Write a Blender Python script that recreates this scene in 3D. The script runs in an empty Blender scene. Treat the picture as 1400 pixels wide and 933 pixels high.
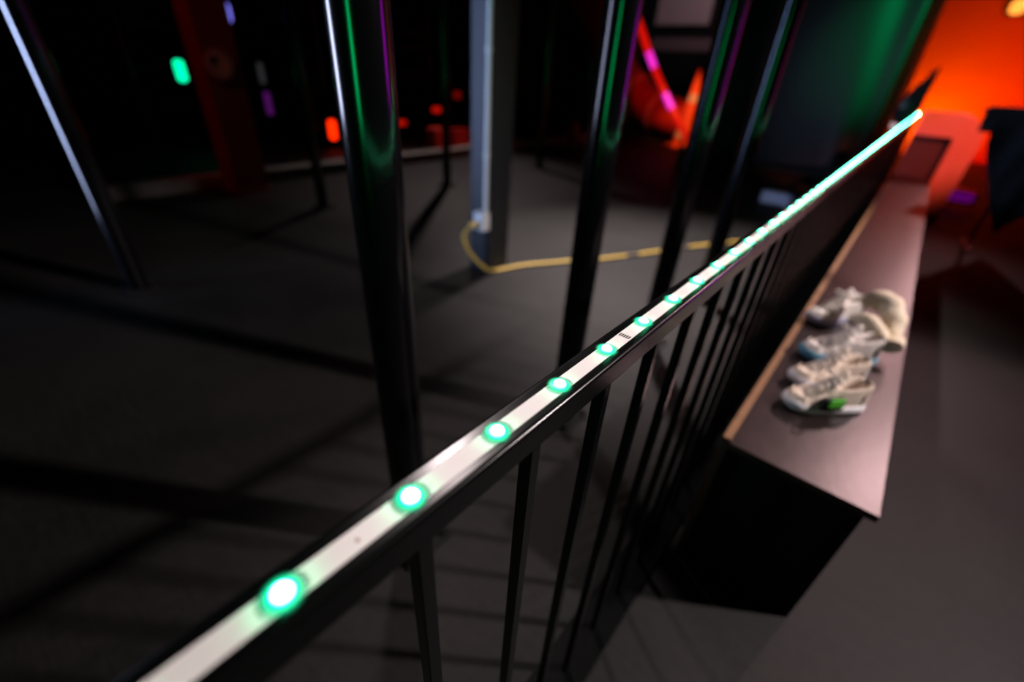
import bpy, bmesh, math, random
from mathutils import Vector, Matrix
random.seed(7)
S = bpy.context.scene
C = S.collection
PI = math.pi

# ------------------------------------------------------------------ camera
cam_d = bpy.data.cameras.new('camera')
cam = bpy.data.objects.new('camera', cam_d); C.objects.link(cam)
right = Vector((0.75505, 0.65340, 0.05449))
fwd = Vector((-0.53184, 0.65894, -0.53194)).normalized()
right = (right - fwd * right.dot(fwd)).normalized()
up = right.cross(fwd)
m = Matrix((right, up, -fwd)).transposed().to_4x4()
m.translation = (0, 0, 1.15)
cam.matrix_world = m
cam_d.sensor_width = 36; cam_d.sensor_fit = 'HORIZONTAL'
cam_d.lens = 595 / 1400 * 36
cam_d.clip_start = 0.01; cam_d.clip_end = 100
cam_d.dof.use_dof = True
cam_d.dof.focus_distance = 0.41
cam_d.dof.aperture_fstop = 1.75
S.camera = cam

# ------------------------------------------------------------------ world, exposure
w = bpy.data.worlds.new('world'); S.world = w; w.use_nodes = True
w.node_tree.nodes['Background'].inputs[0].default_value = (0.5, 0.5, 0.6, 1)
w.node_tree.nodes['Background'].inputs[1].default_value = 0.0003
S.view_settings.view_transform = 'Standard'
S.view_settings.look = 'None'
S.view_settings.exposure = 0.0
S.view_settings.gamma = 1.0
S.view_settings.use_curve_mapping = False

# ------------------------------------------------------------------ lamps of the hall, and added blue streak lights
def spot(name, loc, target, col, power, angle=70, blend=0.6, radius=0.08):
    d = bpy.data.lights.new(name, 'SPOT'); d.color = col; d.energy = power
    d.spot_size = math.radians(angle); d.spot_blend = blend; d.shadow_soft_size = radius
    o = bpy.data.objects.new(name, d); C.objects.link(o)
    o.location = loc
    o.rotation_euler = (Vector(target) - Vector(loc)).to_track_quat('-Z', 'Y').to_euler()
    return o
def tube_lamp(name, loc, target, col, power, h=2.2, w=0.06, spread=180):
    d = bpy.data.lights.new(name, 'AREA'); d.shape = 'RECTANGLE'; d.size = w; d.size_y = h
    d.color = col; d.energy = power; d.spread = math.radians(spread)
    o = bpy.data.objects.new(name, d); C.objects.link(o)
    o.location = loc
    v = Vector(target) - Vector(loc)
    o.rotation_euler = v.to_track_quat('-Z', 'Y').to_euler()
    return o
WARM = (1.0, 0.85, 0.84)
spot('ceiling_spot_light', (3.0, 2.85, 3.7), (-0.45, 0.75, 0.6), WARM, 1300, 48, 1.0, 0.10)
spot('ceiling_spot_light', (-2.0, 3.5, 3.9), (-1.05, 3.0, 0.0), WARM, 2600, 52, 1.0, 0.09)
spot('ceiling_spot_light', (-2.35, 2.0, 3.9), (-0.1, 0.75, 0.7), WARM, 260, 40, 1.0, 0.12)
spot('ceiling_spot_light', (1.35, 6.0, 4.1), (0.25, 1.6, 0.3), (1.0, 0.62, 0.62), 430, 34, 0.9, 0.14)
spot('ceiling_spot_light', (1.2, 11.8, 3.8), (0.1, 3.2, 0.4), (1.0, 0.55, 0.55), 170, 24, 0.9, 0.14)
spot('ceiling_spot_light', (-5.6, 5.6, 3.9), (-4.2, 3.9, 0.0), (1, .82, .78), 420, 56, 0.8, 0.08)
tube_lamp('unseen_blue_light', (-3.75, -1.45, 1.35), (-2.1, 1.30, 1.15), (0.32, 0.50, 1.0), 2.8, 2.3, 0.40, 30)
tube_lamp('unseen_blue_light', (-2.6, -0.75, 1.35), (-0.66, 0.43, 1.35), (0.62, 0.68, 1.0), 2.2, 1.0, 0.60, 40)  # added unseen light, only for the blue streak on the nearest post
tube_lamp('unseen_blue_light', (-3.42, -0.74, 0.95), (-2.95, 0.35, 0.95), (0.50, 0.60, 1.0), 5, 1.6, 0.50, 34)  # added unseen light, only for the gleam on the leftmost pole
tube_lamp('green_tube_light', (0.7, -2.7, 1.3), (-0.66, 0.43, 1.3), (0.0, 1.0, 0.25), 0.8, 1.1, 0.50, 36)
tube_lamp('purple_tube_light', (2.6, 5.3, 1.3), (-0.66, 0.43, 1.3), (0.75, 0.0, 1.0), 0.6, 1.1, 0.50, 36)
spot('green_spot_light', (0.9, 4.2, 3.4), (-0.75, 8.0, 1.6), (0.0, 1.0, 0.3), 900, 24, 1.0, 0.10)
spot('red_spot_light', (-2.6, 6.4, 3.0), (-4.7, 9.8, 0.9), (1.0, 0.03, 0.01), 170, 34, 0.9, 0.06)
spot('red_spot_light', (-4.1, -0.5, 3.2), (-4.8, 1.6, 1.0), (1.0, 0.015, 0.008), 60, 36, 0.8, 0.06)
spot('red_spot_light', (-4.2, 5.2, 2.6), (-5.6, 5.2, 0.1), (1.0, 0.03, 0.01), 30, 50, 0.8, 0.06)
spot('orange_spot_light', (-0.1, 12.75, 0.35), (0.0, 13.6, 1.2), (1.0, 0.19, 0.0), 110, 150, 0.9, 0.10)
spot('red_spot_light', (1.4, 11.2, 0.5), (0.6, 13.6, 1.2), (1.0, 0.008, 0.0), 260, 100, 0.9, 0.10)
spot('orange_spot_light', (2.4, 4.0, 3.4), (0.2, 6.6, 0.85), (1.0, 0.22, 0.14), 1200, 18, 0.8, 0.10)

# ------------------------------------------------------------------ materials
MATS = {}
def mat(name, col, rough=0.5, metal=0.0, spec=0.5, noise=None, bump=0.0, scale=8.0, coat=0.0, emit=None, estr=0.0):
    if name in MATS: return MATS[name]
    M_ = bpy.data.materials.new(name); M_.use_nodes = True
    nt = M_.node_tree; b = nt.nodes['Principled BSDF']
    b.inputs['Base Color'].default_value = (*col, 1)
    b.inputs['Roughness'].default_value = rough
    b.inputs['Metallic'].default_value = metal
    b.inputs['Specular IOR Level'].default_value = spec
    b.inputs['Coat Weight'].default_value = coat
    if emit:
        b.inputs['Emission Color'].default_value = (*emit, 1)
        b.inputs['Emission Strength'].default_value = estr
    if noise or bump:
        tc = nt.nodes.new('ShaderNodeTexCoord')
        n = nt.nodes.new('ShaderNodeTexNoise'); n.inputs['Scale'].default_value = scale
        n.inputs['Detail'].default_value = 8
        nt.links.new(tc.outputs['Object'], n.inputs['Vector'])
        if noise:
            r = nt.nodes.new('ShaderNodeValToRGB')
            r.color_ramp.elements[0].position = 0.3; r.color_ramp.elements[1].position = 0.7
            r.color_ramp.elements[0].color = (*col, 1); r.color_ramp.elements[1].color = (*noise, 1)
            nt.links.new(n.outputs['Fac'], r.inputs['Fac'])
            nt.links.new(r.outputs['Color'], b.inputs['Base Color'])
        if bump:
            bp = nt.nodes.new('ShaderNodeBump'); bp.inputs['Strength'].default_value = bump
            bp.inputs['Distance'].default_value = 0.01
            nt.links.new(n.outputs['Fac'], bp.inputs['Height'])
            nt.links.new(bp.outputs['Normal'], b.inputs['Normal'])
    MATS[name] = M_
    return M_

def floor_material():
    M_ = bpy.data.materials.new('dark_concrete'); M_.use_nodes = True
    nt = M_.node_tree; N = nt.nodes; L = nt.links; b = N['Principled BSDF']
    tc = N.new('ShaderNodeTexCoord')
    n1 = N.new('ShaderNodeTexNoise'); n1.inputs['Scale'].default_value = 1.1; n1.inputs['Detail'].default_value = 6
    n2 = N.new('ShaderNodeTexNoise'); n2.inputs['Scale'].default_value = 38; n2.inputs['Detail'].default_value = 8
    mp = N.new('ShaderNodeMapping'); mp.inputs['Rotation'].default_value = (0, 0, 0.55); mp.inputs['Scale'].default_value = (1, 14, 1)
    n3 = N.new('ShaderNodeTexNoise'); n3.inputs['Scale'].default_value = 6; n3.inputs['Detail'].default_value = 5
    L.new(tc.outputs['Object'], n1.inputs['Vector']); L.new(tc.outputs['Object'], n2.inputs['Vector'])
    L.new(tc.outputs['Object'], mp.inputs['Vector']); L.new(mp.outputs['Vector'], n3.inputs['Vector'])
    a = N.new('ShaderNodeMath'); a.operation = 'MULTIPLY_ADD'; a.inputs[1].default_value = 0.35
    L.new(n2.outputs['Fac'], a.inputs[0]); L.new(n1.outputs['Fac'], a.inputs[2])
    a2 = N.new('ShaderNodeMath'); a2.operation = 'MULTIPLY_ADD'; a2.inputs[1].default_value = 0.3
    L.new(n3.outputs['Fac'], a2.inputs[0]); L.new(a.outputs[0], a2.inputs[2])
    r = N.new('ShaderNodeValToRGB')
    r.color_ramp.elements[0].position = 0.6; r.color_ramp.elements[0].color = (0.005, 0.005, 0.0048, 1)
    r.color_ramp.elements[1].position = 1.1; r.color_ramp.elements[1].color = (0.0155, 0.0148, 0.014, 1)
    L.new(a2.outputs[0], r.inputs['Fac']); L.new(r.outputs['Color'], b.inputs['Base Color'])
    b.inputs['Roughness'].default_value = 0.62
    b.inputs['Specular IOR Level'].default_value = 0.2
    bp = N.new('ShaderNodeBump'); bp.inputs['Strength'].default_value = 0.15; bp.inputs['Distance'].default_value = 0.004
    L.new(n2.outputs['Fac'], bp.inputs['Height']); L.new(bp.outputs['Normal'], b.inputs['Normal'])
    return M_

BLACK = mat('black_satin_paint', (0.002, 0.0024, 0.0024), 0.22, spec=0.38)
POST = mat('black_gloss_post_paint', (0.002, 0.002, 0.0025), 0.16, spec=0.5)
STEEL = mat('dark_steel', (0.05, 0.05, 0.055), 0.35, metal=0.8)
TAPE = mat('white_led_tape', (0.86, 0.80, 0.80), 0.55, noise=(0.88, 0.83, 0.83), scale=60)
TICK = mat('dark_print', (0.05, 0.05, 0.05), 0.6)
LED = mat('green_led_lens', (0.7, 1.0, 0.85), 0.3, emit=(0.05, 1.0, 0.42), estr=60)
def halo_material():  # lens halo around each LED, painted as emission and alpha fading outward
    M_ = bpy.data.materials.new('painted_green_halo'); M_.use_nodes = True
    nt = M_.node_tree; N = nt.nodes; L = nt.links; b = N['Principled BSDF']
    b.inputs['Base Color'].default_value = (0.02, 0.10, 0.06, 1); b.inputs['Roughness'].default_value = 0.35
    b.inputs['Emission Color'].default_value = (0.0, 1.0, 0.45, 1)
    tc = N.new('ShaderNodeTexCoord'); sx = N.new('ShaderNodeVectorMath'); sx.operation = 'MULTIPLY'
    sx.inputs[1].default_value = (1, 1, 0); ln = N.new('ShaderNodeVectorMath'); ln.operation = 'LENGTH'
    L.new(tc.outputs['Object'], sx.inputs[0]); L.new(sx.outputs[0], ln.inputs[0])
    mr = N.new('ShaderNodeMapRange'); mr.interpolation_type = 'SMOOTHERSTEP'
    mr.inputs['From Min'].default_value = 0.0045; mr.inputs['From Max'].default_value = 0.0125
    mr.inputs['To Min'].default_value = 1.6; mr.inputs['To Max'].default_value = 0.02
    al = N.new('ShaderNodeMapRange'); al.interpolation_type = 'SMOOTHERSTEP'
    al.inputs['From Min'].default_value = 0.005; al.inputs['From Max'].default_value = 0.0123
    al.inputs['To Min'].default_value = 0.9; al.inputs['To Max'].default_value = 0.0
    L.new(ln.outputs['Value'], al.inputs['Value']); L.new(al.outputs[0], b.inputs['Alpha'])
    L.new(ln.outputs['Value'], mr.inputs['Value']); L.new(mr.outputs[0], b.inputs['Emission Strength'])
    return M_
HALO = halo_material()
PHEN = mat('brown_film_faced_plywood', (0.009, 0.0042, 0.0037), 0.33, spec=0.6, noise=(0.012, 0.006, 0.005), scale=40, bump=0.03)
EDGE = mat('dark_board_edge', (0.07, 0.035, 0.02), 0.6)
PLY = mat('raw_plywood_edge', (0.22, 0.105, 0.042), 0.6, noise=(0.16, 0.075, 0.028), scale=120)
DARKPLY = mat('black_film_plywood', (0.006, 0.006, 0.006), 0.6, spec=0.3)
WALLM = mat('matt_black_wall', (0.008, 0.008, 0.009), 0.9, spec=0.1, noise=(0.012, 0.012, 0.013), scale=3)

# ------------------------------------------------------------------ mesh helpers
def put(name, me, material=None, parent=None, loc=None, smooth=False):
    o = bpy.data.objects.new(name, me); C.objects.link(o)
    if material and not me.materials: me.materials.append(material)
    if parent: o.parent = parent
    if loc: o.location = loc
    if smooth:
        for p in me.polygons: p.use_smooth = True
    return o
def bm_mesh(bm, name):
    bmesh.ops.recalc_face_normals(bm, faces=bm.faces)
    me = bpy.data.meshes.new(name); bm.to_mesh(me); bm.free(); return me
def add_box(bm, x0, x1, y0, y1, z0, z1, bev=0.0, seg=2):
    r = bmesh.ops.create_cube(bm, size=1)
    vs = r['verts']
    for v in vs:
        v.co = Vector(((x0 + x1) / 2 + v.co.x * (x1 - x0), (y0 + y1) / 2 + v.co.y * (y1 - y0), (z0 + z1) / 2 + v.co.z * (z1 - z0)))
    if bev:
        es = list({e for v in vs for e in v.link_edges})
        bmesh.ops.bevel(bm, geom=es, offset=bev, segments=seg, affect='EDGES', profile=0.5)
def box_me(x0, x1, y0, y1, z0, z1, bev=0.0, seg=2):
    bm = bmesh.new(); add_box(bm, x0, x1, y0, y1, z0, z1, bev, seg); return bm_mesh(bm, 'mesh')
def box(name, mt, dims, parent=None, bev=0.0, seg=2, loc=None, smooth=False):
    return put(name, box_me(*dims, bev, seg), mt, parent, loc, smooth)
def lathe_me(prof, n=24, close=True):
    bm = bmesh.new(); rings = []
    for r, z in prof:
        rings.append([bm.verts.new((r * math.cos(2 * PI * k / n), r * math.sin(2 * PI * k / n), z)) for k in range(n)])
    for a, b in zip(rings, rings[1:]):
        for k in range(n):
            bm.faces.new((a[k], a[(k + 1) % n], b[(k + 1) % n], b[k]))
    if close:
        for rg in (rings[0], rings[-1]): bm.faces.new([bm.verts.new(v.co) for v in rg])
    return bm_mesh(bm, 'mesh')
def tube_me(pts, rad, n=10, closed=False):
    bm = bmesh.new(); rings = []; P = [Vector(p) for p in pts]
    prev = None
    for i, p in enumerate(P):
        if closed: t = P[(i + 1) % len(P)] - P[i - 1]
        else: t = P[min(i + 1, len(P) - 1)] - P[max(i - 1, 0)]
        t.normalize()
        if prev is None:
            prev = t.orthogonal().normalized()
        u = (prev - t * prev.dot(t)).normalized(); v = t.cross(u); prev = u
        r = rad[i] if isinstance(rad, (list, tuple)) else rad
        rings.append([bm.verts.new(p + (u * math.cos(2 * PI * k / n) + v * math.sin(2 * PI * k / n)) * r) for k in range(n)])
    prs = list(zip(rings, rings[1:])) + ([(rings[-1], rings[0])] if closed else [])
    for a, b in prs:
        for k in range(n):
            bm.faces.new((a[k], a[(k + 1) % n], b[(k + 1) % n], b[k]))
    if not closed:
        for rg in (rings[0], rings[-1]): bm.faces.new([bm.verts.new(v.co) for v in rg])
    return bm_mesh(bm, 'mesh')
def spline(ctrl, n=12):
    P = [Vector(c) for c in ctrl]; P = [P[0] * 2 - P[1]] + P + [P[-1] * 2 - P[-2]]
    out = []
    for i in range(1, len(P) - 2):
        for k in range(n):
            t = k / n
            a, b, c, d = P[i - 1:i + 3]
            out.append(0.5 * ((2 * b) + (c - a) * t + (2 * a - 5 * b + 4 * c - d) * t * t + (3 * b - a - 3 * c + d) * t ** 3))
    out.append(P[-2]); return out
def grid_me(fn, nu, nv, thick=0.0, closed_u=False):
    bm = bmesh.new()
    V = [[bm.verts.new(fn(i / nu, j / nv)) for j in range(nv + 1)] for i in range(nu + (0 if closed_u else 1))]
    for i in range(nu):
        for j in range(nv):
            a, b = V[i], V[(i + 1) % len(V)]
            bm.faces.new((a[j], b[j], b[j + 1], a[j + 1]))
    bmesh.ops.recalc_face_normals(bm, faces=bm.faces)
    if thick:
        bmesh.ops.solidify(bm, geom=bm.faces[:], thickness=thick)
    return bm_mesh(bm, 'mesh')
def thing(name, label, cat, loc=(0, 0, 0), group=None, rz=0.0):
    o = bpy.data.objects.new(name, None); C.objects.link(o)
    o.empty_display_size = 0.05
    o.location = loc; o.rotation_euler = (0, 0, rz)
    return tag(o, label, cat, group)
def tag(o, label, cat, group=None):
    o['label'] = label; o['category'] = cat
    if group: o['group'] = group
    return o
def struct(o): o['kind'] = 'structure'; return o

# ------------------------------------------------------------------ the hall
FX0, FX1, FY0, FY1, CH = -9.0, 6.0, -6.0, 13.6, 4.4
FLOOR = floor_material()
struct(put('floor', box_me(FX0 - .2, FX1 + .2, FY0 - .2, FY1 + .2, -0.2, 0.0), FLOOR))
struct(put('ceiling', box_me(FX0 - .2, FX1 + .2, FY0 - .2, FY1 + .2, CH, CH + .2), WALLM))
struct(put('wall_left', box_me(FX0 - .2, FX0, FY0, FY1, 0, CH), WALLM))
struct(put('wall_right', box_me(FX1, FX1 + .2, FY0, FY1, 0, CH), WALLM))
struct(put('wall_front', box_me(FX0, FX1, FY0 - .2, FY0, 0, CH), WALLM))
REDWALL = mat('orange_red_painted_wall', (0.70, 0.30, 0.10), 0.7, noise=(0.66, 0.27, 0.09), scale=2, bump=0.05)
struct(put('wall_back', box_me(FX0, -1.9, FY1, FY1 + .2, 0, CH), WALLM))
struct(put('wall_end', box_me(-1.9, FX1, FY1, FY1 + .2, 0, CH), REDWALL))
KERB = mat('pale_concrete_kerb', (0.17, 0.15, 0.14), 0.8, noise=(0.12, 0.11, 0.10), scale=9)
struct(put('trim_1', box_me(-5.1, -4.95, 0.6, 9.4, 0.0, 0.12, 0.01), KERB))

# ------------------------------------------------------------------ railing
RX = -0.148; RT = 0.93; Y0, Y1 = -0.62, 8.42
rail = thing('railing', 'black metal railing with thin square balusters carrying a green lit strip', 'railing', (RX, 0, 0))
hr = box('handrail', BLACK, (-0.0165, 0.0165, Y0, Y1, RT - 0.028, RT), rail, 0.0035, 5)
for p in hr.data.polygons: p.use_smooth = p.area < 0.02
box('base_bar', BLACK, (-0.045, 0.045, Y0, Y1, 0.0, 0.010), rail, 0.002, 1)
bme = box_me(-0.0065, 0.0065, -0.0065, 0.0065, 0.008, RT - 0.026, 0.001, 1)
bme.materials.append(BLACK)
k = 0; y = 0.100 - 0.117 * 6
while y < Y1 - 0.03:
    put('baluster', bme, None, rail, (0, y, 0)); y += 0.117

# ------------------------------------------------------------------ light strip
strip = thing('light_strip', 'white adhesive tape of bright green lights along the handrail top', 'light strip', (RX + 0.001, 0, RT))
box('tape', TAPE, (-0.007, 0.007, Y0 + .05, 8.36, 0.0, 0.0006), strip)
led_me = lathe_me([(0.0001, 0.0044), (0.0028, 0.0040), (0.0045, 0.0028), (0.0053, 0.0012), (0.0054, 0.0)][::-1], 14)
led_me.materials.append(LED)
for p in led_me.polygons: p.use_smooth = True
pad_me = box_me(-0.0036, 0.0036, -0.0036, 0.0036, 0.0004, 0.0012, 0.0004, 1); pad_me.materials.append(TAPE)
LP = 0.07585
halo_me = lathe_me([(0.0125, -0.0004), (0.0120, 0.0002), (0.0085, 0.0010), (0.0055, 0.0015), (0.0030, 0.0016)], 20)
halo_me.materials.append(HALO)
for p in halo_me.polygons: p.use_smooth = True
for i in range(-7, 110):
    yy = 0.0205 + i * LP
    l = put('led', led_me, None, strip, (0, yy, 0.0010))
    put('painted_halo', halo_me, None, l)  # flat disc carrying the painted green halo
for yy in (0.0205 + 4.47 * LP, 0.0205 + 16.47 * LP, 0.0205 + 28.47 * LP):
    for q in range(5):
        box('cut_mark', TICK, (-0.0055 + q * 0.0024, -0.0041 + q * 0.0024, yy - 0.0028, yy + 0.0028, 0.0006, 0.0009), strip)
put('blemish', lathe_me([(0.0013, 0.0), (0.0010, 0.0003)], 10), mat('tan_blemish', (0.35, 0.25, 0.2), 0.8), strip, (0.001, 0.0205 + 0.52 * LP, 0.0006))

# ------------------------------------------------------------------ round posts
def make_post(h=4.39, r=0.045):
    t = bpy.data.objects.new('steel_post', None); C.objects.link(t)
    put('shaft', lathe_me([(r, 0.008), (r, h)], 32), POST, t, smooth=True)
    for p in t.children[0].data.polygons:
        if len(p.vertices) > 4: p.use_smooth = False
    pl = put('base_plate', box_me(-.075, .075, -.075, .075, 0, .010, .002, 1), mat('matt_black_plate', (.006, .006, .006), .8, spec=.2), t)
    nut = lathe_me([(.011, 0.010), (.011, .020), (.006, .020), (.006, .030)], 6)
    nut.materials.append(mat('matt_black_plate', (.006, .006, .006), .8, spec=.2))
    for sx in (-1, 1):
        for sy in (-1, 1): put('bolt', nut, None, pl, (sx * .058, sy * .058, 0))
    return t
def copy_tree(o, parent=None):
    c = o.copy(); C.objects.link(c); c.parent = parent
    for ch in list(o.children): copy_tree(ch, c)
    return c
POSTS = [
    ((-0.66, 0.43), 'thick glossy black round post nearest the camera, just behind the railing', 'posts beside the railing'),
    ((-0.655, 1.15), 'second nearest black round post behind the railing, right of the blue lit column', 'posts beside the railing'),
    ((-0.655, 1.90), 'third nearest black round post behind the railing, crossing the yellow cable', 'posts beside the railing'),
    ((-0.655, 2.64), 'farthest black round post behind the railing, in front of the pale carton', 'posts beside the railing'),
    ((-2.95, 0.35), 'leftmost black pole edged with a blue white gleam on open floor', 'posts on the open floor'),
    ((-3.78, 1.90), 'dark distant post with base plate right of the red pillar', 'posts along the far floor'),
    ((-3.78, 3.36), 'dark distant post with base plate just left of the blue lit column', 'posts along the far floor'),
    ((-3.80, 5.05), 'dark distant post with base plate just right of the blue lit column', 'posts along the far floor'),
]
proto = make_post()
for i, ((x, y), lab, g) in enumerate(POSTS):
    o = proto if i == 0 else copy_tree(proto)
    o.location = (x, y, 0); tag(o, lab, 'post', g)

# ------------------------------------------------------------------ column with conduit, box and cable
COLM = mat('grey_blue_column_paint', (0.010, 0.012, 0.016), 0.5, noise=(0.008, 0.010, 0.014), scale=5)
col = thing('steel_column', 'square steel column lit blue on one face, white conduit on its corner', 'column', (-1.885, 2.03, 0))
box('shaft', COLM, (-.085, .085, -.09, .09, 0.012, CH - .005), col, .004, 2)
box('base_plate', COLM, (-.10, .10, -.105, .105, 0, .012), col, .002, 1)
WHITEP = mat('white_plastic', (0.72, 0.72, 0.74), 0.4)
cx, cy = -1.822, 1.923
con = thing('conduit', 'thin white plastic conduit running down the corner of the blue lit column', 'conduit', (cx, cy, 0))
put('pipe', tube_me([(0, 0, .40), (0, 0, CH - .01)], .0125, 12), WHITEP, con, smooth=True)
for z in (.72, 1.22, 1.9, 2.8):
    put('clip', lathe_me([(.0165, z - .012), (.0165, z + .012)], 14), WHITEP, con)
jb = thing('socket_box', 'small white socket box at the foot of the white conduit', 'socket box', (cx - .012, cy - .012, .34))
box('body', WHITEP, (-.045, .035, -.035, .028, -.05, .06), jb, .006, 2)
put('plug', lathe_me([(.018, 0), (.018, .035), (.012, .05)], 12), mat('yellow_plug', (.75, .5, .12), .5), jb, (-.02, -.035, -.01)).rotation_euler = (PI / 2, 0, 0)
YEL = mat('yellow_cable_sheath', (0.62, 0.42, 0.07), 0.5)
GREYC = mat('dark_cable_tape', (0.10, 0.085, 0.06), 0.6)
cp = spline([(cx - .035, cy - .085, .32), (cx - .075, cy - .11, .26), (cx - .06, cy - .085, .16), (cx - .01, cy - .01, .05), (cx + .03, cy + .06, .0125), (-1.72, 2.20, .011), (-1.60, 2.42, .011),
             (-1.42, 2.72, .011), (-1.26, 3.06, .011), (-1.12, 3.40, .011), (-.95, 3.75, .011), (-.72, 4.2, .011)], 10)
cab = thing('extension_cable', 'yellow extension cable with dark bands lying across the grey floor', 'cable', (0, 0, 0))
put('cord', tube_me(cp, .010, 10), YEL, cab, smooth=True)
for a, b in ((64, 67), (76, 79), (90, 93)):
    put('tape_band', tube_me(cp[a:b + 1], .0108, 10), GREYC, cab, smooth=True)

# ------------------------------------------------------------------ bench
bx0, bx1, by0, by1, bz = -0.083, 0.222, 0.895, 6.05, 0.45
ben = thing('bench', 'long low bench of brown film faced plywood with raw plywood edges beside the railing', 'bench', (0, 0, 0))
for (a, b) in ((by0, 3.58), (3.583, by1)):
    o = box('top_panel', PHEN, (bx0 + .0185, bx1, a, b, bz - .018, bz), ben, .0012, 1)
    o.data.materials.append(EDGE)
    for p in o.data.polygons:
        if abs(p.normal.z) < .3: p.material_index = 1
for (a, b) in ((by0 + .012, 3.58), (3.583, by1)):
    o = box('side_panel', DARKPLY, (bx0, bx0 + .018, a, b, 0, bz + .0005), ben, .0008, 1)
    o.data.materials.append(PLY); o.data.materials.append(EDGE)
    for p in o.data.polygons:
        if p.normal.z > .5: p.material_index = 1
        elif abs(p.normal.y) > .5: p.material_index = 2
    o = box('side_panel', DARKPLY, (bx1 - .030, bx1 - .012, a + .02, b, 0, bz - .018), ben, .0008, 1)
box('end_panel', DARKPLY, (bx0 + .0182, bx1 - .0302, by0 + .035, by0 + .053, 0, bz - .018), ben, .0008, 1)
box('end_panel', DARKPLY, (bx0 + .0182, bx1 - .0302, by1 - .03, by1 - .012, 0, bz - .018), ben, .0008, 1)

# ------------------------------------------------------------------ shoes
def lerp(a, b, t): return a + (b - a) * t
def table(T, t):
    for (a, va), (b, vb) in zip(T, T[1:]):
        if t <= b:
            s = (t - a) / (b - a); s = s * s * (3 - 2 * s); return lerp(va, vb, s)
    return T[-1][1]
L_SH = 0.235
HW = [(0, .012), (.05, .028), (.2, .034), (.45, .034), (.7, .043), (.88, .036), (.96, .024), (1, .006)]
CUR = [(0, 0), (.4, -.002), (.75, .006), (1, .002)]
def sole_me(side, z0, z1, grow):
    bm = bmesh.new(); n = 26
    rows = []
    for zz, g in ((z0, grow - .003), (z0 + .004, grow), (lerp(z0, z1, .55), grow + .001), (z1, grow - .002)):
        ring = []
        for k in range(n + 1):
            t = k / n; ring.append((table(HW, t) + g, t))
        pts = [(w_ + side * table(CUR, t), (t - .5) * (L_SH + 2 * g), zz + (.010 * max(0, t - .75) / .25)) for w_, t in ring]
        pts += [(-w_ + side * table(CUR, t), (t - .5) * (L_SH + 2 * g), zz + (.010 * max(0, t - .75) / .25)) for w_, t in reversed(ring)]
        rows.append([bm.verts.new(p) for p in pts])
    m_ = len(rows[0])
    for a, b in zip(rows, rows[1:]):
        for k in range(m_): bm.faces.new((a[k], a[(k + 1) % m_], b[(k + 1) % m_], b[k]))
    bm.faces.new(rows[0]); bm.faces.new(rows[-1])
    return bm_mesh(bm, 'mesh')
TOPZ = [(0, .072), (.06, .092), (.18, .082), (.34, .078), (.5, .080), (.66, .060), (.85, .042), (.95, .034), (1, .024)]
CAV = [(0, 0), (.05, .1), (.10, 1), (.34, 1), (.46, 0), (1, 0)]
def upper_me(side, zb):
    nl, nc = 30, 24
    def fn(u, v):
        t = .015 + u * .97
        hw = table(HW, t) * .97; top = table(TOPZ, t); cav = table(CAV, t)
        lean = .010 * max(0, t - .75) / .25
        a = (v - .5) * 2                      # -1..1 across
        s = abs(a); sg = 1 if a >= 0 else -1
        if s > .45:                           # outer wall
            q = (s - .45) / .55               # 0 rim .. 1 bottom
            rim = lerp(.62, .80, cav)
            xx = hw * lerp(rim, 1.0, math.sin(q * PI / 2)) * sg
            zz = lerp(top * lerp(.86, 1.0, cav), zb, 1 - math.cos(q * PI / 2) if cav < .5 else q)
        else:
            q = s / .45
            rim = lerp(.62, .70, cav)
            xx = hw * rim * q * sg
            crown = top * lerp(1.0, .86, q ** 2)
            inner = lerp(zb + .012, top, q ** 6)
            zz = lerp(crown, inner, cav)
        return (xx + side * table(CUR, t), (t - .5) * L_SH, zz + lean)
    return grid_me(fn, nl, nc)
def shoe(label, loc, rz, side, upper, sole, accent, lace, tilt=(0, 0), accent_name='heel_counter', scale=1.0, lining=None):
    t = thing('sneaker', label, 'shoe', loc, 'sneakers on the bench', rz)
    t.rotation_euler = (tilt[0], tilt[1], rz); t.scale = (scale, scale, scale * 1.2)
    put('sole', sole_me(side, 0, .024, .003), sole, t, smooth=True)
    up_ = put('upper', upper_me(side, .021), upper, t, smooth=True)
    put('lining', grid_me(lambda u, v: ((v - .5) * .040, -.095 + u * .065, .040 + .004 * math.cos((v - .5) * PI)), 6, 6, .002), lining or mat('dark_lining', (.03, .03, .03), .9), t, smooth=True)
    put('tongue', grid_me(lambda u, v: ((v - .5) * .036 * (1 - .2 * u), .022 - u * .050, .076 + .035 * u - .012 * (2 * v - 1) ** 2), 8, 6, .004), upper, t, smooth=True)
    put(accent_name, grid_me(lambda u, v: (math.sin((u - .5) * PI * .95) * .0325, -.085 - math.cos((u - .5) * PI * .95) * .034, .020 + v * .058 * (.6 + .4 * math.cos((u - .5) * PI))), 12, 5, .002), accent, t, smooth=True)
    put('toe_cap', grid_me(lambda u, v: (math.sin((u - .5) * PI * .9) * .040 * (1 - .25 * v) + side * .004, .072 + math.cos((u - .5) * PI * .9) * .046 * (1 - .35 * v), .022 + v * .018 + .006), 12, 5, .002), upper, t, smooth=True)
    for q in range(5):
        yy = .062 - q * .014; zz = table(TOPZ, .5 + yy / L_SH) + .005
        put('lace', tube_me(spline([(-.022, yy, zz - .012), (-.010, yy + .003, zz), (.010, yy - .003, zz), (.022, yy, zz - .012)], 4), .0026, 6), lace, up_, smooth=True)
    bow = [(0, .0, .092), (.018, .010, .100), (.034, .004, .090), (.022, -.008, .088), (0, 0, .092), (-.018, .010, .100), (-.034, .004, .090), (-.020, -.008, .088), (0, 0, .092)]
    put('lace_bow', tube_me(spline(bow, 5), .0026, 6), lace, up_, smooth=True)
    return t
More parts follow.
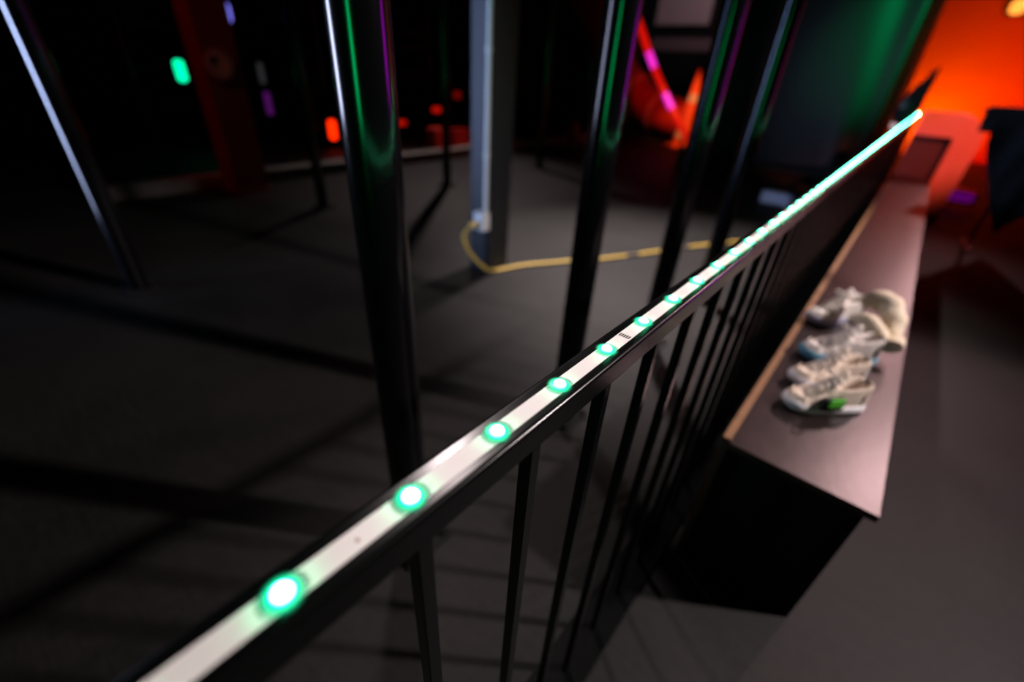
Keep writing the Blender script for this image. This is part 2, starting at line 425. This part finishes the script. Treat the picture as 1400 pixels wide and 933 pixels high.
BEIGE = mat('beige_suede', (.76, .65, .54), .9, noise=(.64, .53, .42), scale=45, bump=.2)
CREAM = mat('cream_knit', (.86, .74, .56), .95, noise=(.80, .68, .50), scale=60, bump=.3)
OFFW = mat('off_white_leather', (.80, .74, .68), .6, noise=(.74, .68, .62), scale=20)
BLUES = mat('teal_blue_sole', (.10, .30, .42), .6)
WSOLE = mat('white_rubber_sole', (.80, .78, .80), .5)
GREEN = mat('lime_green_tab', (.10, .60, .03), .6)
BLK = mat('black_fabric', (.008, .008, .009), .9)
LAV = mat('lavender_grey_sole', (.40, .38, .50), .6)
GREYM = mat('grey_mesh', (.60, .55, .51), .9, noise=(.78, .71, .66), scale=90, bump=.3)
def heading(dx, dy): return math.atan2(-dx, dy)
s1 = shoe('beige sneaker with white toe and lime green tab, nearest on the bench', (.068, 1.20, bz + .001), heading(-.14, -.135), 1, BEIGE, WSOLE, BEIGE, OFFW, scale=.86)
put('side_tab', box_me(-.049, -.030, -.022, .040, .018, .052, .004, 2), BLK, s1)
put('side_label', box_me(-.053, -.047, -.014, .030, .032, .056, .002, 1), GREEN, s1)
s2 = shoe('beige sneaker with open collar lying behind the nearest beige sneaker', (.052, 1.33, bz + .001), heading(-.14, -.135), -1, BEIGE, WSOLE, OFFW, OFFW, scale=.86)
s3 = shoe('grey white sneaker with teal blue sole and black heel in the middle', (.058, 1.50, bz + .001), heading(-.16, -.12), 1, GREYM, BLUES, BLK, OFFW, scale=.92)
s4 = shoe('sneaker with lavender grey sole and dark opening, farthest from the bench end', (.005, 1.79, bz + .001), heading(-.12, -.17), -1, OFFW, LAV, BLK, OFFW, scale=.92)
def lump_me(ctrl, rads, seed, n=16, amp=.006):
    random.seed(seed); pts = spline(ctrl, 8); R = []
    for i in range(len(pts)):
        t = i / (len(pts) - 1) * (len(rads) - 1); a = int(min(t, len(rads) - 2)); R.append(lerp(rads[a], rads[a + 1], t - a))
    me = tube_me(pts, R, n)
    ph = [random.uniform(0, 6) for _ in range(6)]
    for v in me.vertices:
        c = v.co
        d = amp * (math.sin(c.x * 90 + ph[0]) * math.sin(c.y * 70 + ph[1]) + .6 * math.sin(c.z * 110 + c.y * 50 + ph[2]))
        v.co = c + v.normal * d
    return me
sk = thing('sock', 'cream knitted sock bunched over the heel of the teal soled sneaker', 'sock', (.105, 1.70, bz), 'cream socks on the bench')
put('leg', lump_me([(-.045, .05, .105), (-.01, .06, .125), (.03, .02, .120), (.055, -.04, .085), (.062, -.085, .055)], [.015, .032, .036, .031, .022, .010], 3, amp=.003), CREAM, sk, smooth=True)
put('cuff', lump_me([(.060, -.075, .062), (.064, -.10, .050)], [.032, .030], 5, amp=.002), CREAM, sk, smooth=True)
sk2 = thing('sock', 'smaller cream sock tucked under the larger bunched sock', 'sock', (.105, 1.615, bz), 'cream socks on the bench')
put('foot', lump_me([(-.06, .01, .088), (-.02, .0, .096), (.02, -.02, .088), (.04, -.045, .070)], [.012, .024, .026, .022, .010], 9, amp=.003), CREAM, sk2, smooth=True)

# ------------------------------------------------------------------ red pillar with roundel
REDP = mat('red_pillar_paint', (.13, .006, .004), .6, noise=(.10, .005, .0035), scale=4)
pil = thing('red_pillar', 'square red painted pillar with a round grey sign, far left', 'pillar', (-4.81, 1.68, 0))
box('shaft', REDP, (-.15, .15, -.15, .15, .02, CH - .005), pil, .01, 2)
box('foot', REDP, (-.165, .165, -.165, .165, 0, .03), pil, .006, 1)
sg = thing('round_sign', 'round grey sign with dark and pale patches on the red pillar', 'sign', (-4.655, 1.65, 1.035))
sg.rotation_euler = (0, PI / 2, 0)
put('disc', lathe_me([(.105, 0), (.105, .010), (.098, .014)], 28), mat('grey_sign', (.5, .42, .36), .5, noise=(.30, .27, .24), scale=10), sg)
put('rim', tube_me([(math.cos(a * PI / 14) * .105, math.sin(a * PI / 14) * .105, .008) for a in range(28)], .007, 8, True), mat('dull_rim', (.22, .17, .13), .4), sg)
put('dark_patch', lathe_me([(.034, .0142), (.034, .017)], 18), mat('dark_sign_patch', (.02, .02, .02), .5), sg, (-.030, -.035, 0))
put('pale_patch', lathe_me([(.030, .0142), (.030, .017)], 18), mat('pale_sign_patch', (.55, .42, .28), .5), sg, (.025, .045, 0))

# ------------------------------------------------------------------ small lamps in the dark
def lamp(label, loc, col, strength, w_, h_, aim=(1, -.3, 0), kind='effect_lamp', group='small coloured lamps in the dark'):
    t = thing(kind, label, 'lamp', loc, group)
    t.rotation_euler = Vector(aim).to_track_quat('Y', 'Z').to_euler()
    hs = box('housing', BLACK, (-w_ / 2 - .02, w_ / 2 + .02, -.12, -.002, -h_ / 2 - .02, h_ / 2 + .02), t, .008, 2)
    em = mat('glow_%s' % '_'.join('%d' % (c * 100) for c in (*col, strength)), (.1, .1, .1), .5, emit=col, estr=strength)
    box('lens', em, (-w_ / 2, w_ / 2, -.01, .006, -h_ / 2, h_ / 2), hs, min(w_, h_) * .35, 3, smooth=True)
    put('bracket', tube_me([(-w_ / 2 - .03, -.06, 0), (-w_ / 2 - .03, -.16, 0), (w_ / 2 + .03, -.16, 0), (w_ / 2 + .03, -.06, 0)], .008, 8), BLACK, t)
    return t
TR = thing('lighting_truss', 'dark tubular truss with small coloured lamps behind the red pillar', 'truss', (-7.66, 0, 0))
for yy in (1.7, 4.2, 6.4):
    put('upright', tube_me([(0, yy, 0), (0, yy, 3.2)], .035, 12), BLACK, TR, smooth=True)
for zz in (.50, .88, .965, 1.355, 1.55, 3.1):
    put('crossbar', tube_me([(0, 1.7, zz), (0, 6.4, zz)], .018, 12), BLACK, TR, smooth=True)
lamp('bright green lamp glowing left of the red pillar', (-7.5, 2.19, .88), (0.0, 1.0, .42), 1.6, .11, .24)
lamp('blue violet lamp at the top edge beside the red pillar', (-7.5, 2.89, 1.55), (.22, .20, 1.0), 1.2, .14, .22)
lamp('small dim green lamp just below the blue violet lamp', (-7.5, 2.875, 1.355), (.02, .5, .04), .5, .08, .06)
lamp('small dim green lamp at the right edge of the red pillar', (-7.5, 2.88, .965), (.02, .5, .04), .5, .08, .10)
lamp('dim purple upright lamp right of the red pillar', (-7.5, 3.20, .50), (.35, .03, .5), .16, .08, .30)
lamp('dim grey violet upright lamp above the purple one', (-7.5, 3.19, .88), (.20, .20, .22), .10, .07, .26)
lamp('bright red upright lamp low in the dark left of the nearest post', (-6.5, 3.60, .24), (1.0, .02, .0), 2.2, .10, .26)
lamp('small red lamp right of the nearest post', (-6.5, 4.82, .285), (1.0, .01, .0), .45, .16, .07)
lamp('small red lamp above the red barrier blocks', (-6.5, 5.58, .46), (1.0, .01, .0), .45, .16, .08)
lamp('small dim red lamp highest beside the blue lit column', (-6.5, 6.06, .68), (1.0, .01, .0), .12, .12, .11)
# stands for low lamps
ST = thing('guard_rail', 'low dark guard rail with red lamps beyond the pale kerb', 'guard rail', (-6.66, 0, 0))
for yy in (3.4, 4.6, 5.8, 6.8): put('upright', tube_me([(0, yy, 0), (0, yy, .8)], .03, 10), BLACK, ST)
for zz in (.24, .285, .46, .68): put('crossbar', tube_me([(0, 3.4, zz), (0, 6.8, zz)], .02, 10), BLACK, ST)

REDPL = mat('red_barrier_plastic', (.60, .03, .015), .45)
def barrier(label, y, h_, w_=.26):
    t = thing('barrier_block', label, 'barrier', (-5.6, y, 0), 'red barrier blocks beyond the kerb')
    def prof(u, v):
        a = u * 2 * PI; zz = v * h_
        k_ = lerp(1.0, .62, v ** .8)
        return (math.copysign(abs(math.cos(a)) ** .5, math.cos(a)) * .16 * k_, math.copysign(abs(math.sin(a)) ** .5, math.sin(a)) * w_ / 2 * lerp(1, .95, v), zz)
    put('body', grid_me(prof, 24, 8, closed_u=True), REDPL, t, smooth=True)
    box('cap', REDPL, (-.09, .09, -w_ / 2 * .9, w_ / 2 * .9, h_ - .02, h_ + .012), t, .01, 2)
    box('slot', BLK, (.128, .150, -.05, .05, .03, .07), t, .004, 1)
barrier('red barrier block left of the distant post beside the blue lit column', 4.80, .30, .28)
barrier('red barrier block squeezed between distant post and blue lit column', 5.24, .27, .36)

# red bollards with pale feet
def bollard(label, x, y, h_):
    t = thing('bollard', label, 'bollard', (x, y, 0), 'short red bollards')
    put('body', lathe_me([(.10, .08), (.10, h_ * .8), (.08, h_ * .95), (.03, h_)], 20), REDPL, t, smooth=True)
    put('foot', lathe_me([(.15, 0), (.15, .05), (.11, .09)], 20), KERB, t)
bollard('short red bollard with pale foot just left of the second railing post', -4.6, 7.0, .42)
bollard('lower red bollard with pale foot touching the second railing post', -4.45, 7.45, .30)

# ------------------------------------------------------------------ red slide, neon edge, cone
SLR = mat('red_slide_plastic', (.55, .035, .025), .4, noise=(.48, .03, .02), scale=3)
sl = thing('tube_slide', 'dull red tube slide with paler joint rings curving down to the floor', 'slide', (0, 0, 0))
path = spline([(-8.3, 10.3, 4.0), (-7.5, 10.2, 3.3), (-6.35, 10.1, 2.05), (-5.5, 10.05, 1.15), (-4.75, 10.0, .62), (-3.75, 10.0, .39)], 8)
segs = [(0, 12), (12, 22), (22, 28), (28, 34), (34, 40)]
for a, b in segs:
    put('segment', tube_me(path[a:b + 1], .35, 28), SLR, sl, smooth=True)
RINGM = mat('pale_red_joint', (.80, .35, .28), .5)
for a in (12, 22, 28, 34, 40):
    t_ = (path[min(a + 1, 40)] - path[a - 1]).normalized()
    put('joint_ring', tube_me([path[a] - t_ * .04, path[a] + t_ * .04], .385, 28), RINGM, sl)
put('support_leg', tube_me([(-6.35, 10.1, 0), (-6.35, 10.1, 1.75)], .05, 12), BLACK, sl)
put('support_leg', tube_me([(-4.6, 10.0, 0), (-4.6, 10.0, .25)], .05, 12), BLACK, sl)
ne = thing('neon_rail', 'sloping red light tube with two magenta sections beside the slide', 'light tube', (0, 0, 0))
npts = [Vector((-4.62, 8.5, 2.12)), Vector((-3.98, 8.5, 1.20)), Vector((-3.30, 8.5, .40)), Vector((-3.12, 8.5, .26))]
np_ = spline(npts, 12)
NRED = mat('red_light_tube', (.3, .02, .02), .4, emit=(1.0, .008, .004), estr=.55)
NMAG = mat('magenta_light_tube', (.4, .05, .4), .4, emit=(1.0, .03, .75), estr=.95)
for a, b, mm in ((0, 8, NRED), (8, 11, NMAG), (11, 16, NRED), (16, 19, NMAG), (19, len(np_) - 1, NRED)):
    put('tube_section', tube_me(np_[a:b + 1], .055, 12), mm, ne, smooth=True)
put('end_cap', lathe_me([(.02, -.08), (.08, -.05), (.09, 0), (.06, .06), (.01, .08)], 16), mat('pale_lamp_cap', (.8, .5, .4), .4, emit=(1, .45, .3), estr=.5), ne, np_[0], smooth=True)
for q, z1 in ((4, None), (26, None)):
    p = np_[q]; put('support_leg', tube_me([(p.x, p.y, 0), (p.x, p.y, p.z - .04)], .03, 10), BLACK, ne)
CONE = mat('orange_cone_plastic', (.85, .13, .03), .5)
co = thing('traffic_cone', 'orange traffic cone with pale reflective bands at the foot of the slide', 'cone', (-3.46, 9.15, 0))
put('body', lathe_me([(.20, .04), (.19, .10), (.03, 1.28), (.02, 1.30)], 24), CONE, co, smooth=True)
WB = mat('pale_reflective_band', (.75, .70, .68), .4)
def rr(z): return .19 - (z - .10) * (.16 / 1.18)
for z0, z1 in ((.78, .92), (.18, .30)):
    put('band', lathe_me([(rr(z0) + .004, z0), (rr(z1) + .004, z1)], 24), WB, co, smooth=True)
box('base', CONE, (-.28, .28, -.28, .28, 0, .05), co, .015, 2)
spot('cone_spot_light', (-2.9, 7.4, 2.2), (-3.5, 9.1, .5), (1, .25, .06), 260, 34, .7, .05)

# pale panel high on the far wall
pn = thing('wall_panel', 'pale pinkish grey panel with dark slot high on the far wall', 'panel', (-5.9, 13.55, 0))
box('upper_board', mat('pale_panel', (.45, .33, .36), .7), (-.75, .70, -.04, .04, 2.33, 3.2), pn, .01, 1)
box('lower_board', mat('dull_panel', (.16, .10, .12), .7), (-.75, .90, -.03, .04, 1.75, 2.05), pn, .01, 1)
spot('panel_spot_light', (-4.0, 11.0, 3.9), (-5.7, 13.5, 2.6), (1, .75, .8), 90, 50, .7, .05)

# ------------------------------------------------------------------ black vinyl covered unit
VIN = mat('black_vinyl', (.004, .0045, .004), .48, spec=.35, bump=.05, scale=6)
dr = thing('covered_machine', 'big machine under a black glossy vinyl cover lit green, behind the railing', 'machine', (-1.62, 8.7, 0))
hx, hy, r_ = 1.18, .75, .28
def cover(u, v):
    per = [(hx - r_, hy), ]
    a = u * 2 * PI
    ca, sa = math.cos(a), math.sin(a)
    e = .32
    x = math.copysign(abs(ca) ** e, ca) * hx; y_ = math.copysign(abs(sa) ** e, sa) * hy
    z = .20 + v * 3.1
    fold = (.035 * math.sin(a * 8 + v * 2.2) + .03 * math.sin(a * 5 - v * 3 + 1)) * (1.15 - .7 * v)
    if v > .93:
        k_ = 1 - ((v - .93) / .07) ** 2 * .10; x *= k_; y_ *= k_
    n_ = Vector((x / hx ** 2, y_ / hy ** 2, 0)).normalized()
    hem = .05 * math.sin(a * 5 + .6) * (1 - v) ** 3
    return (x + n_.x * fold, y_ + n_.y * fold, z + hem)
put('cover', grid_me(cover, 160, 30, closed_u=True), VIN, dr, smooth=True)
box('cover_top', VIN, (-hx * .93, hx * .93, -hy * .93, hy * .93, 3.26, 3.31), dr, .03, 2)
box('plinth', DARKPLY, (-hx * .85, hx * .85, -hy * .8, hy * .8, 0, .5), dr, .01, 1)

# ------------------------------------------------------------------ pale carton and dark crate on the floor
cb = thing('carton', 'small pale blue white carton on the floor behind the railing', 'carton', (-.98, 5.82, 0))
box('body', mat('pale_carton', (.62, .64, .72), .6), (-.15, .15, -.08, .08, 0, .10), cb, .01, 2)
box('lid', mat('pale_carton_lid', (.70, .72, .80), .55), (-.155, .10, -.085, .085, .10, .125), cb, .008, 2)
box('flap', mat('blue_carton_flap', (.25, .38, .52), .6), (.10, .17, -.07, .07, .09, .115), cb, .006, 1)
bx = thing('crate', 'dark blue grey crate standing at the foot of the covered machine', 'crate', (-2.45, 7.1, 0))
CRB = mat('dark_blue_crate', (.05, .06, .09), .6)
box('body', CRB, (-.22, .22, -.16, .16, 0, .24), bx, .012, 2)
box('rim', CRB, (-.24, .24, -.18, .18, .24, .28), bx, .01, 1)
box('grip', BLK, (-.06, .06, -.165, -.155, .16, .20), bx, .003, 1)

# ------------------------------------------------------------------ red curved console, jackets, rack
RCON = mat('red_orange_laminate', (.80, .22, .16), .45, noise=(.74, .18, .13), scale=5)
cn = thing('console', 'glossy red orange counter with a rounded corner at the far bench end', 'counter', (0.185, 6.75, 0))
def band(outer, inner, y0, y1):
    bm = bmesh.new(); A = []
    for (o_, i_) in zip(outer, inner):
        A.append([bm.verts.new((o_[0], y0, o_[1])), bm.verts.new((o_[0], y1, o_[1])), bm.verts.new((i_[0], y1, i_[1])), bm.verts.new((i_[0], y0, i_[1]))])
    for a, b in zip(A, A[1:]):
        for k_ in range(4): bm.faces.new((a[k_], a[(k_ + 1) % 4], b[(k_ + 1) % 4], b[k_]))
    bm.faces.new(A[0]); bm.faces.new(A[-1])
    return bm_mesh(bm, 'mesh')
def ubend(w_, h_, r_, th):
    O, I = [], []
    def arc(cx_, cz_, a0, a1):
        for q in range(9):
            a = lerp(a0, a1, q / 8)
            O.append((cx_ + r_ * math.cos(a), cz_ + r_ * math.sin(a))); I.append((cx_ + (r_ - th) * math.cos(a), cz_ + (r_ - th) * math.sin(a)))
    O.append((w_, 0)); I.append((w_ - th, 0))
    arc(w_ - r_, h_ - r_, 0, PI / 2); arc(-w_ + r_, h_ - r_, PI / 2, PI)
    O.append((-w_, 0)); I.append((-w_ + th, 0))
    return O, I
O_, I_ = ubend(.27, 1.0, .24, .21)
O_, I_ = O_[:10] + [(-.27, 1.0)], I_[:10] + [(-.27, .79)]
put('shell', band(O_, I_, -.25, .25), RCON, cn, smooth=False)
box('cabinet', mat('dark_maroon_panel', (.08, .015, .012), .6), (-.268, .055, -.20, .24, 0, .785), cn, .01, 2)

def cloth(label, name, loc, fn, nu, nv, mt, th=.012, grp=None):
    t = thing(name, label, 'jacket', loc, grp)
    put('body', grid_me(fn, nu, nv, th), mt, t, smooth=True)
    return t
JK = mat('black_jacket_cloth', (.012, .011, .012), .85, noise=(.02, .018, .018), scale=14, bump=.2)
rk = thing('coat_rail', 'low dark metal coat rail holding a black jacket right of the counter', 'coat rail', (.72, 5.55, 0))
put('bar', tube_me([(-.42, 0, 1.06), (.75, .15, 1.10)], .016, 10), STEEL, rk, smooth=True)
for x_, y_, z_ in ((-.05, .05, 1.075), (.72, .147, 1.098)):
    put('upright', tube_me([(x_, y_, 0.02), (x_, y_, z_)], .014, 10), STEEL, rk, smooth=True)
    box('foot', STEEL, (x_ - .02, x_ + .02, y_ - .22, y_ + .22, 0, .025), rk, .004, 1)
def jfn(u, v):
    s = (v - .5) * 2; a = abs(s)
    x = -.40 + u * .85
    front = s < 0
    drop = lerp(.18, .95, max(0, 1 - abs(u - .55) / .45) ** .8) * (1.0 if front else .7)
    z = 1.083 + (x + .42) * .034 - (a ** 1.3) * drop + .012
    y = (x + .42) * .128 + (-1 if front else 1) * (.035 + .05 * a * (1 + .5 * math.sin(u * 17)) + .02 * math.sin(u * 31 + a * 5) * a) * (1 if a > .02 else 0)
    return (x, y, z)
cloth('black jacket hanging over a low rail, pointed hem, at the right edge', 'jacket', (.72, 5.55, 0), jfn, 40, 24, JK, grp='dark garments near the far bench end')
hd = thing('hooded_coat', 'dark hooded coat with grey patch draped on the far railing end, hood pointing up', 'coat', (-.20, 6.0, .94), 'dark garments near the far bench end')
put('body', lump_me([(-.02, .0, -.05), (-.01, 0, .05), (.005, 0, .16), (.04, .0, .27), (.078, 0, .42)], [.05, .085, .09, .07, .045, .012], 21, 18, .008), JK, hd, smooth=True)
put('lining_patch', lump_me([(-.05, -.045, .06), (-.035, -.055, .12), (-.02, -.055, .18)], [.02, .034, .026, .010], 22, 12, .004), mat('grey_lining', (.33, .30, .34), .7), hd, smooth=True)

# wall lamps on the orange wall
lamp('glowing orange lamp at the upper right on the red wall', (.41, 13.42, 2.57), (1.0, .30, .04), 2.0, .22, .22, aim=(0, -1, 0), kind='wall_lamp', group='lamps on the red wall')
lamp('dim violet floor lamp glowing under the black jacket', (.62, 7.6, .13), (.45, .0, .6), .15, .24, .10, aim=(0, -1, 0), kind='floor_lamp', group='small coloured lamps in the dark')
kn = thing('added_highlight_ball', 'small pale glowing globe added as a blurred highlight beside the bright far end of the light strip', 'lamp', (-.245, 7.3, .70), None)  # made-up glowing ball standing in for a blurred highlight
put('globe', lathe_me([(.01, .04), (.05, .05), (.085, .08), (.10, .12), (.085, .16), (.05, .19), (.01, .20)], 20), mat('pale_glow_globe', (.7, .62, .62), .35, emit=(.9, .72, .70), estr=.45), kn, smooth=True)
put('added_stem', tube_me([(0, 0, -.70), (0, 0, .06)], .025, 12), BLACK, kn, smooth=True)
